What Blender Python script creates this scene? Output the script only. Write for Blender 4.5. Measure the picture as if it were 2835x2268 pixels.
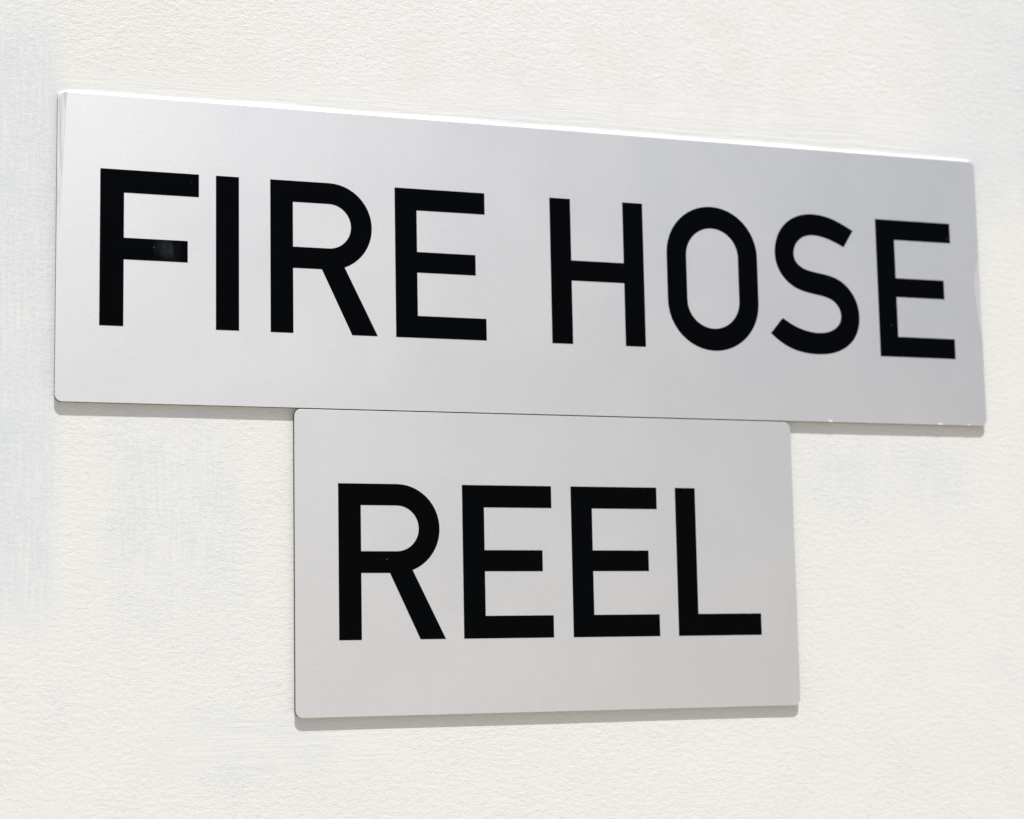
import bpy, bmesh, math, random
import numpy as np
from mathutils import Matrix, Vector, noise
from mathutils.geometry import tessellate_polygon

for o in list(bpy.data.objects):
    bpy.data.objects.remove(o)
scn = bpy.context.scene
COL = scn.collection
MM = 0.001
Z0 = 1.60                 # height of the long sign's lower left corner above the ground
T = 2.0                   # thickness of a plate with its backing, mm

# ------------------------------------------------------------------ camera
cam = bpy.data.cameras.new('camera')
cam.sensor_width = 36.0
cam.lens = 36.0 * 5534.75 / 2835.0
cam.clip_start, cam.clip_end = 0.01, 500.0
cam.dof.use_dof = True
cam.dof.focus_distance = 0.655
cam.dof.aperture_fstop = 11.0
co = bpy.data.objects.new('camera', cam)
COL.objects.link(co)
r_ = Vector((0.94194061, -0.33524894, -0.01886908))
u_ = Vector((-0.02596506, -0.12874961, 0.99133715))
f_ = Vector((0.33477411, 0.93329078, 0.12997925))
m = Matrix.Identity(4)
for i in range(3):
    m[i][0], m[i][1], m[i][2] = r_[i], u_[i], -f_[i]
m[0][3], m[1][3], m[2][3] = -0.074482, -(631.363 + T) * MM, Z0 - 0.08659
co.matrix_world = m
scn.camera = co

# ------------------------------------------------------------------ daylight
ray = Vector((0.12, T, -4.25)).normalized()          # the way the sunlight travels
to_sun = -ray
elev = math.asin(to_sun.z)
azim = math.atan2(to_sun.x, to_sun.y)
w = bpy.data.worlds.new('World')
scn.world = w
w.use_nodes = True
nt = w.node_tree
nt.nodes.clear()
sky = nt.nodes.new('ShaderNodeTexSky')
sky.sky_type = 'NISHITA'
sky.sun_disc = False
sky.sun_elevation = elev
sky.sun_rotation = azim
sky.air_density, sky.dust_density, sky.ozone_density = 1.0, 2.0, 1.0
bg = nt.nodes.new('ShaderNodeBackground')
bg.inputs['Strength'].default_value = 0.07
ow = nt.nodes.new('ShaderNodeOutputWorld')
nt.links.new(sky.outputs[0], bg.inputs[0])
nt.links.new(bg.outputs[0], ow.inputs[0])
sl = bpy.data.lights.new('sun', 'SUN')
sl.energy = 4.0
sl.angle = math.radians(0.5)
sl.color = (1.0, 0.985, 0.96)
so = bpy.data.objects.new('sun', sl)
so.rotation_euler = to_sun.to_track_quat('Z', 'Y').to_euler()
so.location = (0, -3, 6)
COL.objects.link(so)
vs = scn.view_settings
vs.view_transform = 'Standard'
vs.look = 'None'
vs.exposure = 0.08
vs.gamma = 1.0

# ------------------------------------------------------------------ node helpers
class N:
    """small wrapper that writes one node tree"""
    def __init__(s, name):
        s.m = bpy.data.materials.new(name)
        s.m.use_nodes = True
        s.t = s.m.node_tree
        s.t.nodes.clear()
        s.out = s.t.nodes.new('ShaderNodeOutputMaterial')
        s.b = s.t.nodes.new('ShaderNodeBsdfPrincipled')
        s.t.links.new(s.b.outputs[0], s.out.inputs[0])
        tc = s.t.nodes.new('ShaderNodeTexCoord')
        mp = s.t.nodes.new('ShaderNodeVectorMath')
        mp.operation = 'SCALE'
        mp.inputs['Scale'].default_value = 1000.0
        s.t.links.new(tc.outputs['Object'], mp.inputs[0])
        s.co = mp.outputs[0]                              # object coordinates in millimetres
        sp = s.t.nodes.new('ShaderNodeSeparateXYZ')
        s.t.links.new(s.co, sp.inputs[0])
        s.x, s.z = sp.outputs['X'], sp.outputs['Z']
    def put(s, sock, v):
        if isinstance(v, (int, float)):
            sock.default_value = v
        elif isinstance(v, tuple):
            sock.default_value = v if len(v) == 4 or sock.type != 'RGBA' else v + (1.0,)
        else:
            s.t.links.new(v, sock)
    def math(s, op, a, b=0.0, clamp=False):
        n = s.t.nodes.new('ShaderNodeMath')
        n.operation = op
        n.use_clamp = clamp
        s.put(n.inputs[0], a)
        s.put(n.inputs[1], b)
        return n.outputs[0]
    def add(s, a, b): return s.math('ADD', a, b)
    def mul(s, a, b): return s.math('MULTIPLY', a, b)
    def step(s, v, a, b):
        """0 at a and 1 at b, smooth between (a may exceed b)"""
        n = s.t.nodes.new('ShaderNodeMapRange')
        n.interpolation_type = 'SMOOTHSTEP'
        s.put(n.inputs['Value'], v)
        lo, hi, flip = (a, b, False) if a < b else (b, a, True)
        n.inputs['From Min'].default_value = lo
        n.inputs['From Max'].default_value = hi
        n.inputs['To Min'].default_value = 1.0 if flip else 0.0
        n.inputs['To Max'].default_value = 0.0 if flip else 1.0
        return n.outputs[0]
    def noise(s, scale, sx=1.0, sz=1.0, detail=2.0, rough=0.5, off=(0, 0, 0), rot=0.0, dist=0.0):
        mp = s.t.nodes.new('ShaderNodeMapping')
        mp.inputs['Location'].default_value = off
        mp.inputs['Rotation'].default_value = (0, rot, 0)
        mp.inputs['Scale'].default_value = (sx, 1.0, sz)
        s.t.links.new(s.co, mp.inputs[0])
        n = s.t.nodes.new('ShaderNodeTexNoise')
        n.inputs['Scale'].default_value = scale
        n.inputs['Detail'].default_value = detail
        n.inputs['Roughness'].default_value = rough
        n.inputs['Distortion'].default_value = dist
        s.t.links.new(mp.outputs[0], n.inputs['Vector'])
        return n.outputs[0]
    def mix(s, f, a, b):
        n = s.t.nodes.new('ShaderNodeMix')
        n.data_type = 'RGBA'
        s.put(n.inputs['Factor'], f)
        ins = [i for i in n.inputs if i.type == 'RGBA']
        s.put(ins[0], a)
        s.put(ins[1], b)
        return [o for o in n.outputs if o.type == 'RGBA'][0]
    def box(s, x0, x1, z0, z1, fx, fz):
        """soft rectangle on the wall"""
        p = s.mul(s.step(s.x, x0 - fx, x0 + fx), s.step(s.x, x1 + fx, x1 - fx))
        q = s.mul(s.step(s.z, z0 - fz, z0 + fz), s.step(s.z, z1 + fz, z1 - fz))
        return s.mul(p, q)
    def bump(s, h, dist=MM, strength=1.0):
        n = s.t.nodes.new('ShaderNodeBump')
        n.inputs['Strength'].default_value = strength
        n.inputs['Distance'].default_value = dist
        s.put(n.inputs['Height'], h)
        s.t.links.new(n.outputs[0], s.b.inputs['Normal'])
    def set(s, **k):
        for a, v in k.items():
            s.put(s.b.inputs[a.replace('_', ' ')], v)

CREAM = (0.743, 0.749, 0.732)
UNDER = (0.62, 0.658, 0.70)

def wall_material():
    n = N('painted_render')
    # where the cream top coat is thin and the cooler coat under it shows, in dry brush strokes
    blot = n.noise(0.05, 1.0, 1.0, 4, 0.6, off=(11, 0, 2))
    grain = n.noise(1.5, 1.0, 0.8, 3, 0.7, off=(6, 0, 8))
    vs1 = n.noise(0.85, 1.0, 0.07, 4, 0.7, rot=0.02, dist=0.2)                    # upright strokes
    hs1 = n.noise(0.8, 0.05, 1.0, 4, 0.7, off=(3, 0, 7), rot=-0.03, dist=0.3)     # level strokes
    left = n.box(-24, 1.0, -66, 124, 4, 14)
    patch = n.box(16, 56, -64, -3, 9, 22)
    upper = n.box(135, 335, 100, 118, 40, 6)
    right = n.box(316, 420, 84, 190, 16, 22)
    low = n.box(36, 84, -120, -99, 14, 5)
    rlow = n.box(262, 330, -34, -6, 8, 10)
    broken = n.step(grain, 0.34, 0.62)
    up_a = n.mul(left, n.step(n.add(n.mul(vs1, 0.95), n.mul(blot, 0.5)), 0.47, 0.80))
    up_b = n.mul(n.add(n.mul(patch, 0.85), n.mul(rlow, 0.6)), n.step(n.add(n.mul(vs1, 0.9), n.mul(blot, 0.5)), 0.53, 0.87))
    lv_m = n.mul(n.add(upper, n.mul(low, 0.6)), n.step(n.add(n.mul(hs1, 0.8), n.mul(blot, 0.45)), 0.46, 0.78))
    rt_m = n.mul(right, n.step(blot, 0.25, 0.6))
    rest = n.mul(n.step(n.add(n.mul(blot, 0.8), n.mul(grain, 0.35)), 0.56, 0.82), 0.25)
    strokes = n.mul(n.add(n.add(up_a, up_b), n.mul(lv_m, 0.9)), n.add(0.45, n.mul(broken, 0.55)))
    mask = n.math('ADD', strokes, n.add(n.mul(rt_m, 0.6), rest), True)
    base = n.mix(n.step(n.noise(0.35, 1, 1, 3, 0.6, off=(1, 0, 9)), 0.3, 0.7), CREAM, (0.738, 0.741, 0.718))
    base = n.mix(n.mul(n.step(n.noise(0.5, 0.7, 1.0, 3, 0.6, off=(4, 0, 14)), 0.4, 0.65), 0.6), base, (0.76, 0.75, 0.72))
    base = n.mix(n.mul(mask, 0.9), base, UNDER)
    base = n.mix(n.mul(n.box(70, 335, 102, 190, 60, 12), n.step(blot, 0.3, 0.6)), base, (0.775, 0.775, 0.765))
    # scattered fine pin marks
    vor = n.t.nodes.new('ShaderNodeTexVoronoi')
    vor.inputs['Scale'].default_value = 0.06
    n.t.links.new(n.co, vor.inputs['Vector'])
    base = n.mix(n.mul(n.step(vor.outputs['Distance'], 0.028, 0.012), 0.35), base, (0.35, 0.32, 0.28))
    # relief: roller stipple, brushed flatter into strokes close to the signs
    st = n.noise(0.6, 0.62, 1.1, 4, 0.68, rot=-0.16, dist=0.25)
    st2 = n.noise(1.9, 0.75, 1.1, 3, 0.65, rot=0.1, off=(4, 0, 4))
    level = n.math('MAXIMUM', n.math('MAXIMUM', n.box(-2, 338, 99, 108, 6, 4), n.mul(upper, 0.9)), n.mul(n.box(36, 110, -118, -99, 12, 4), 0.8))
    upright = n.math('MAXIMUM', n.box(-24, 1, -70, 124, 4, 14), n.mul(patch, 0.5))
    flat = n.math('SUBTRACT', 1.0, n.math('MINIMUM', n.add(n.mul(level, 0.6), n.mul(upright, 0.35)), 0.75))
    h = n.mul(n.mul(n.add(n.mul(st, n.add(0.08, n.mul(blot, 0.2))), n.mul(st2, 0.075)), n.add(1.35, n.mul(n.step(n.z, 104, 122), 0.5))), flat)
    h = n.add(h, n.mul(n.mul(n.noise(0.95, 0.045, 1.0, 3, 0.68, off=(2, 0, 5), rot=0.03, dist=0.35), n.add(0.04, n.mul(blot, 0.22))), level))
    h = n.add(h, n.mul(n.mul(n.noise(1.1, 1.0, 0.13, 4, 0.72, off=(8, 0, 3), rot=0.03, dist=0.35), 0.17), upright))
    n.set(Base_Color=base, Roughness=0.62, Specular_IOR_Level=0.3)
    n.bump(h)
    return n.m

def silver_material():
    n = N('satin_silver')
    g = n.noise(2.4, 1, 1, 3, 0.7)
    g2 = n.noise(0.03, 1, 1, 3, 0.5, off=(2, 0, 2))
    base = n.mix(n.step(g, 0.3, 0.7), (0.735, 0.738, 0.748), (0.81, 0.81, 0.815))
    # faint handling film, a few hairline scratches and specks
    film = n.step(n.noise(0.018, 1.0, 0.6, 4, 0.6, off=(9, 0, 4)), 0.42, 0.75)
    hair = n.mul(n.step(n.noise(1.6, 0.02, 1.0, 1, 0.5, off=(1, 0, 3), rot=0.35), 0.735, 0.76), n.step(n.noise(0.05, off=(7, 0, 7)), 0.5, 0.6))
    vor = n.t.nodes.new('ShaderNodeTexVoronoi')
    vor.inputs['Scale'].default_value = 0.05
    n.t.links.new(n.co, vor.inputs['Vector'])
    base = n.mix(n.mul(n.step(vor.outputs['Distance'], 0.018, 0.009), 0.5), base, (0.25, 0.24, 0.23))
    base = n.mix(n.mul(film, 0.06), base, (0.62, 0.60, 0.56))
    base = n.mix(n.mul(hair, 0.25), base, (0.95, 0.95, 0.95))
    rough = n.add(n.add(0.52, n.mul(n.math('SUBTRACT', g2, 0.5), 0.05)), n.mul(film, 0.03))
    n.set(Base_Color=base, Metallic=1.0, Roughness=rough, Anisotropic=0.28)
    tv = n.t.nodes.new('ShaderNodeCombineXYZ')            # fine level brushing: reflections spread up and down
    tv.inputs['Z'].default_value = 1.0
    n.t.links.new(tv.outputs[0], n.b.inputs['Tangent'])
    n.bump(n.mul(g, 0.004))
    return n.m

def core_material():
    n = N('dark_backing')
    n.set(Base_Color=n.mix(n.noise(0.8), (0.02, 0.018, 0.02), (0.04, 0.036, 0.036)), Roughness=0.6)
    return n.m

def ink_material(smudged):
    n = N('black_print')
    vor = n.t.nodes.new('ShaderNodeTexVoronoi')
    vor.inputs['Scale'].default_value = 0.16
    n.t.links.new(n.co, vor.inputs['Vector'])
    sep = n.t.nodes.new('ShaderNodeSeparateColor')
    n.t.links.new(vor.outputs['Color'], sep.inputs[0])
    dust = n.mul(n.step(vor.outputs['Distance'], 0.05, 0.02), n.step(sep.outputs[0], 0.7, 1.0))
    haze = n.mul(n.box(32.3, 37.8, 47.6, 52.8, 2.6, 2.4), n.step(n.noise(0.28, 1.4, 0.5, 3, 0.55, off=(3, 0, 1), rot=0.4), 0.3, 0.75))
    c = n.mix(n.mul(dust, 0.3), (0.001, 0.0014, 0.002), (0.25, 0.25, 0.25))
    if smudged:
        c = n.mix(n.mul(haze, 0.13), c, (0.2, 0.21, 0.23))
    n.set(Base_Color=c, Roughness=0.38, Specular_IOR_Level=0.03)
    return n.m

def smear_material(a, b):
    n = N('brushed_paint')
    st = n.noise(1.2, 1.0, 0.03, 3, 0.6)
    n.set(Base_Color=n.mix(n.step(st, 0.35, 0.65), a, b), Roughness=0.6, Specular_IOR_Level=0.3)
    n.bump(n.mul(st, 0.05))
    return n.m

def ground_material():
    n = N('pale_paving')
    n.set(Base_Color=n.mix(n.noise(0.004, 1, 1, 5, 0.6), (0.49, 0.44, 0.36), (0.57, 0.515, 0.425)), Roughness=0.85)
    return n.m

M_WALL, M_SILVER, M_CORE, M_INK = wall_material(), silver_material(), core_material(), ink_material(False)
M_SMUDGED = ink_material(True)
M_GREY = smear_material((0.50, 0.51, 0.53), (0.72, 0.72, 0.73))
M_PALE = smear_material((0.49, 0.50, 0.52), (0.60, 0.61, 0.63))
M_CHIP = smear_material((0.70, 0.70, 0.70), (0.80, 0.80, 0.79))

# ------------------------------------------------------------------ mesh helpers
def link(name, me, mat, parent=None):
    o = bpy.data.objects.new(name, me)
    me.materials.append(mat)
    COL.objects.link(o)
    if parent:
        o.parent = parent
    return o

def thing(name, label, cat, loc, group=None):
    o = bpy.data.objects.new(name, None)
    o.empty_display_size = 0.02
    o.location = loc
    o['label'], o['category'] = label, cat
    if group:
        o['group'] = group
    COL.objects.link(o)
    return o

def rounded(x0, x1, z0, z1, r, n=8):
    pts = []
    for cx, cz, a0 in ((x1 - r, z1 - r, 0), (x0 + r, z1 - r, 90), (x0 + r, z0 + r, 180), (x1 - r, z0 + r, 270)):
        for k in range(n + 1):
            a = math.radians(a0 + 90.0 * k / n)
            pts.append((cx + r * math.cos(a), cz + r * math.sin(a)))
    return pts                                            # counter-clockwise seen from the front

def slab(name, loops, y_front, y_back, mat, parent, bevel=0.0, label=None):
    """solid plate from one outline (and holes) in the x-z plane, millimetres, front towards -y"""
    bm = bmesh.new()
    flat = [p for l in loops for p in l]
    F = [bm.verts.new((x * MM, y_front * MM, z * MM)) for x, z in flat]
    B = [bm.verts.new((x * MM, y_back * MM, z * MM)) for x, z in flat]
    for t in tessellate_polygon([[Vector((x, z, 0)) for x, z in l] for l in loops]):
        a, b, c = (Vector((flat[i][0], flat[i][1], 0)) for i in t)
        ar = (b - a).cross(c - a).z
        if abs(ar) < 1e-7:
            continue
        t = t if ar > 0 else t[::-1]
        bm.faces.new([F[i] for i in t])
        bm.faces.new([B[i] for i in reversed(t)])
    k = 0
    rim = []
    for l in loops:
        n = len(l)
        for i in range(n):
            a, b = k + i, k + (i + 1) % n
            bm.faces.new((F[a], B[a], B[b], F[b]))
            rim.append((F[a], F[b]))
        k += n
    bmesh.ops.recalc_face_normals(bm, faces=bm.faces)
    bmesh.ops.dissolve_limit(bm, angle_limit=0.002, verts=bm.verts, edges=bm.edges)
    if bevel:
        es = [e for e in bm.edges if all(abs(v.co.y - y_front * MM) < 1e-7 for v in e.verts) and len(e.link_faces) == 2
              and abs(e.link_faces[0].normal.y - e.link_faces[1].normal.y) > 0.5]
        bmesh.ops.bevel(bm, geom=es, offset=bevel * MM, segments=3, profile=0.5, affect='EDGES')
    me = bpy.data.meshes.new(name)
    bm.to_mesh(me)
    bm.free()
    o = link(name, me, mat, parent)
    if label:
        o['label'] = label
    return o

def bumps(seed, n=14, lo=8.0, hi=90.0):
    """smooth irregular curve along x"""
    g = random.Random(seed)
    ws = [(g.uniform(lo, hi), g.uniform(0, 6.28)) for _ in range(n)]
    return lambda x: sum(np.sin(x * 6.283 / L + p) for L, p in ws) / n * 1.6

# ------------------------------------------------------------------ ground
bm = bmesh.new()
g_ = [bm.verts.new(p) for p in ((-60, -80, 0), (60, -80, 0), (60, 40, 0), (-60, 40, 0))]
bm.faces.new(g_)
me = bpy.data.meshes.new('ground')
bm.to_mesh(me); bm.free()
go = link('ground', me, ground_material())
go['kind'] = 'structure'

# ------------------------------------------------------------------ wall
def build_wall():
    def axis(lo, hi, fine, far_lo, far_hi, extra=()):
        a = set(np.round(np.arange(lo, hi + fine, fine), 4))
        for e0, e1, st in extra:
            a = {v for v in a if not (e0 < v < e1)} | set(np.round(np.arange(e0, e1 + st / 2, st), 4))
        v, st = hi, fine
        while v < far_hi:
            st *= 1.35
            v += st
            a.add(min(round(v, 4), far_hi))
        v, st = lo, fine
        while v > far_lo:
            st *= 1.35
            v -= st
            a.add(max(round(v, 4), far_lo))
        return np.array(sorted(a))
    xs = axis(-26, 380, 1.0, -2500, 3500, ((-1.5, 6, 0.25), (333, 340, 0.25)))
    zs = axis(-152, 176, 1.5, -Z0 * 1000 - 50, 1600, ((98.0, 106.5, 0.13),))
    X, Z = np.meshgrid(xs, zs, indexing='ij')
    # gentle unevenness of the rendered wall
    H = 0.16 * np.sin(X / 41 + 0.7 * np.sin(Z / 57)) * np.sin(Z / 49 + 1.3) + 0.10 * np.sin(X / 17.3 + Z / 23.1)
    near = np.exp(-(np.maximum(0, np.maximum(np.maximum(-X - 2, X - 342), np.maximum(-Z - 108, Z - 104))) / 12.0) ** 2)
    H *= 1 - near * 0.8
    H -= 0.35 * 0
    # bead of wall paint built up along the upper edge of the long plate
    qx = np.abs(X - 169.1) - (169.1 - 2.6)
    qz = np.abs(Z - 50.0) - (50.0 - 2.6)
    d = np.hypot(np.maximum(qx, 0), np.maximum(qz, 0)) + np.minimum(np.maximum(qx, qz), 0) - 2.6
    b1, b2 = bumps(3), bumps(5, 20, 3.0, 40.0)
    width = 2.5 + 0.5 * b1(X) - 0.7 * np.clip((60 - X) / 60, 0, 1) - 0.6 * np.clip((X - 250) / 90, 0, 1)
    top = T - 0.5 + 0.06 * b2(X)
    u = np.clip(d / width, 0, 1)
    upf = np.clip((Z - 98.6) / 1.2, 0, 1) * np.clip((X + 0.6) / 9.0, 0, 1) ** 0.7
    H += top * (1 - u) ** 2.6 * upf * (d > -0.9)
    # faint ridges left by the brush above the bead
    rid = np.exp(-((Z - 103.6 - 0.5 * b1(X * 0.7)) / 0.5) ** 2) * np.clip((X - 90) / 80, 0, 1) * np.clip((330 - X) / 30, 0, 1)
    H += 0.05 * rid
    nx, nz = len(xs), len(zs)
    co_ = np.stack([X * MM, -H * MM, Z * MM + Z0], -1).reshape(-1, 3)
    idx = np.arange(nx * nz).reshape(nx, nz)
    q = np.stack([idx[:-1, :-1], idx[1:, :-1], idx[1:, 1:], idx[:-1, 1:]], -1).reshape(-1, 4)
    # body of the wall behind its face
    ring = np.concatenate([idx[:, 0], idx[-1, 1:], idx[-2::-1, -1], idx[0, -2:0:-1]])
    back = co_[ring].copy()
    back[:, 1] = 0.22
    k0 = len(co_)
    faces = q.tolist()
    n = len(ring)
    for i in range(n):
        j = (i + 1) % n
        faces.append((int(ring[j]), int(ring[i]), k0 + i, k0 + j))
    faces.append(tuple(range(k0 + n - 1, k0 - 1, -1)))
    me = bpy.data.meshes.new('wall')
    allv = np.concatenate([co_, back])
    allv[:, 2] -= Z0                                      # the wall's own origin sits at the sign's corner
    me.from_pydata(allv.tolist(), [], faces)
    me.update()
    sm = np.zeros(len(faces), bool)
    sm[:len(q)] = True
    me.polygons.foreach_set('use_smooth', sm)
    o = link('wall', me, M_WALL)
    o.location = (0, 0, Z0)
    o['label'] = 'cream white painted rendered wall behind both silver signs'
    o['category'] = 'wall'
    o['kind'] = 'structure'
    return o
build_wall()

# ------------------------------------------------------------------ lettering
CT, CB = 75.64, 24.64                                     # cap line and base line of the long sign

def glyph_E(x, wd=31.9, cb=CB):
    s = cb - CB
    return [[(x, CT + s), (x, CB + s), (x + wd, CB + s), (x + wd, 32.1 + s), (x + 7.65, 32.1 + s), (x + 7.65, 46.85 + s), (x + wd - 3.55, 46.85 + s),
             (x + wd - 3.55, 53.92 + s), (x + 7.65, 53.92 + s), (x + 7.65, 68.18 + s), (x + wd, 68.18 + s), (x + wd, CT + s)]]

def glyph_F(x):
    return [[(x, CT), (x, CB), (x + 7.62, CB), (x + 7.62, 46.3), (x + 28.15, 46.3), (x + 28.15, 53.37), (x + 7.62, 53.37), (x + 7.62, 68.1), (x + 31.75, 68.1), (x + 31.75, CT)]]

def glyph_I(x):
    return [[(x, CT), (x, CB), (x + 7.6, CB), (x + 7.6, CT)]]

def glyph_H(x):
    return [[(x, CT), (x, CB), (x + 7.65, CB), (x + 7.65, 46.82), (x + 27.27, 46.82), (x + 27.27, CB), (x + 34.85, CB), (x + 34.85, CT),
             (x + 27.27, CT), (x + 27.27, 53.94), (x + 7.65, 53.94), (x + 7.65, CT)]]

def glyph_L(x, cb):
    s = cb - CB
    return [[(x, CT + s), (x, CB + s), (x + 31.55, CB + s), (x + 31.55, 32.1 + s), (x + 7.55, 32.1 + s), (x + 7.55, CT + s)]]

def glyph_R(x, cb=CB):
    s = cb - CB
    zo0, zo1 = 46.35 + s, CT + s                          # outer bowl, foot and top
    zi0, zi1 = 53.47 + s, 68.53 + s                       # counter
    ro, ri = (zo1 - zo0) / 2, (zi1 - zi0) / 2
    co_x, ci_x = x + 34.52 - ro, x + 27.32 - ri
    zc = (zo0 + zo1) / 2
    a_end = math.atan2(47.24 + s - zc, x + 25.09 - co_x)
    out = [(x, CB + s), (x + 7.6, CB + s), (x + 7.6, zo0), (x + 17.3, zo0), (x + 27.5, CB + s), (x + 36.25, CB + s)]
    n = 22
    for k in range(n + 1):
        a = a_end + (math.pi / 2 - a_end) * k / n
        out.append((co_x + ro * math.cos(a), zc + ro * math.sin(a)))
    out.append((x, zo1))
    zc2 = (zi0 + zi1) / 2
    hole = [(x + 7.6, zi1), (x + 7.6, zi0)]
    for k in range(n + 1):
        a = -math.pi / 2 + math.pi * k / n
        hole.append((ci_x + ri * math.cos(a), zc2 + ri * math.sin(a)))
    return [out, hole]

def stadium(x0, x1, z0, z1, n=24):
    r = (x1 - x0) / 2
    cx = (x0 + x1) / 2
    pts = []
    e = 1.0
    for k in range(n + 1):
        a = math.pi * k / n
        pts.append((cx + r * math.cos(a), z1 - r * e + r * e * math.sin(a)))
    for k in range(n + 1):
        a = math.pi + math.pi * k / n
        pts.append((cx + r * math.cos(a), z0 + r * e + r * e * math.sin(a)))
    return pts

def glyph_O():
    return [stadium(210.88, 246.2, 24.2, 76.12), stadium(218.4, 238.6, 32.12, 68.22)[::-1]]

def spline(p, sub=4):
    o = []
    for i in range(len(p) - 1):
        a, b = p[i], p[i + 1]
        pa = p[i - 1] if i else (2 * a[0] - b[0], 2 * a[1] - b[1])
        pb = p[i + 2] if i + 2 < len(p) else (2 * b[0] - a[0], 2 * b[1] - a[1])
        for k in range(sub):
            t = k / sub
            o.append(tuple(0.5 * (2 * a[c] + (b[c] - pa[c]) * t + (2 * pa[c] - 5 * a[c] + 4 * b[c] - pb[c]) * t * t
                                  + (3 * a[c] - pa[c] - 3 * b[c] + pb[c]) * t ** 3) for c in (0, 1)))
    o.append(p[-1])
    return o

def smooth(p, it=2):
    for _ in range(it):
        p = [p[0]] + [tuple(0.25 * p[i - 1][c] + 0.5 * p[i][c] + 0.25 * p[i + 1][c] for c in (0, 1)) for i in range(1, len(p) - 1)] + [p[-1]]
    return p

def glyph_S():
    one = [(285.41, 70.63), (281.09, 73.0), (277.04, 74.71), (272.97, 75.75), (268.48, 76.1), (263.97, 75.46), (260.04, 73.75), (256.85, 71.05),
           (254.75, 67.9), (253.6, 64.46), (253.22, 61.13), (253.5, 57.83), (254.5, 54.9), (256.3, 52.05), (258.84, 49.64), (262.0, 47.85), (265.4, 46.88),
           (269.64, 46.25), (273.29, 45.65), (275.76, 44.75), (277.74, 43.25), (279.07, 41.16), (279.46, 38.77), (279.07, 36.7), (277.85, 34.78),
           (275.81, 33.32), (273.12, 32.42), (270.66, 32.12), (267.01, 32.32), (263.0, 33.2), (259.04, 34.9), (255.63, 37.15)]
    two = [(250.72, 31.45), (253.58, 28.94), (256.71, 27.0), (260.66, 25.4), (264.66, 24.55), (270.72, 24.2), (275.63, 24.82), (280.21, 26.58),
           (283.68, 29.34), (285.9, 32.75), (286.92, 36.87), (286.9, 40.94), (285.82, 44.98), (283.7, 48.41), (280.92, 51.1), (277.7, 52.82),
           (274.87, 53.6), (271.21, 54.18), (267.56, 54.66), (264.3, 55.55), (262.12, 57.17), (260.98, 59.14), (260.76, 61.35), (261.4, 63.97),
           (263.12, 66.32), (265.68, 67.78), (268.55, 68.28), (272.63, 67.86), (276.68, 66.6), (281.44, 64.31)]
    return [(spline(smooth(one, 1)) + spline(smooth(two, 1)))]

# ------------------------------------------------------------------ signs
def build_sign(label, x0, x1, z0, z1, glyphs, ink):
    root = thing('wall_sign', label, 'sign', (x0 * MM, 0, z0 * MM + Z0), 'silver signs fixed to the wall')
    wd, ht = x1 - x0, z1 - z0
    slab('plate', [rounded(0, wd, 0, ht, 2.4)], -T, -T + 0.22, M_SILVER, root, bevel=0.08)
    slab('backing', [rounded(0.03, wd - 0.03, 0.03, ht - 0.03, 2.37)], -T + 0.22, 0.35, M_CORE, root)
    for ch, loops in glyphs:
        loops = [[(x - x0, z - z0) for x, z in l] for l in loops]
        slab('letter', loops, -T - 0.05, -T + 0.02, ink, root, label='black printed capital letter ' + ch)
    return root

long_sign = build_sign('long silver metal sign plate reading FIRE HOSE in black capitals', 0, 338.25, 0, 100, [
    ('F', glyph_F(13.6)), ('I', glyph_I(50.92)), ('R', glyph_R(68.93)), ('E', glyph_E(111.5)),
    ('H', glyph_H(167.15)), ('O', glyph_O()), ('S', glyph_S()), ('E', glyph_E(294.9, 31.4))], M_SMUDGED)
BL2 = -75.52
short_sign = build_sign('shorter silver metal sign plate reading REEL in black, right below the long sign', 76.66, 256.99, -100.05, -0.39, [
    ('R', glyph_R(91.16, BL2)), ('E', glyph_E(133.7, 31.78, BL2)), ('E', glyph_E(172.55, 31.78, BL2)), ('L', glyph_L(211.35, BL2))], M_INK)

# wall paint brushed over the edges of the long plate
sm = [(338.15, 63.5), (337.82, 62.09), (336.63, 58.19), (335.92, 54.11), (336.11, 49.02), (336.6, 44.8), (336.94, 40.15), (337.64, 35.52), (338.15, 32.16)]
slab('paint_smear', [spline(sm, 3)], -T - 0.035, -T + 0.03, M_PALE, long_sign, label='white wall paint smeared over the right edge')
sl_ = [(0.15, 97.2), (0.5, 98.6), (1.5, 99.6), (2.5, 99.85)]
sr_ = [(3.27, 99.85), (2.77, 97.3), (2.5, 93.31), (2.34, 87.8), (2.08, 82.3), (1.83, 75.72), (1.5, 69.0), (1.3, 62.59), (0.92, 50.0), (0.5, 40.0), (0.16, 33.0)]
slab('paint_smear', [(spline(sr_, 3) + sl_)[::-1]], -T - 0.035, -T + 0.03, M_GREY, long_sign, label='grey paint streaks along the left edge')
g = random.Random(4)
for cx, cw in ((273.3, 0.9), (288.9, 0.5), (318.3, 1.0), (330.7, 0.6)):
    pts = [(cx + cw * math.cos(a) * g.uniform(0.7, 1.2), 0.32 + 0.5 * cw * math.sin(a) * g.uniform(0.7, 1.2)) for a in [k * 6.283 / 9 for k in range(9)]]
    slab('paint_chip', [[(x, max(z, 0.05)) for x, z in pts]], -T - 0.08, -T + 0.05, M_CHIP, long_sign)
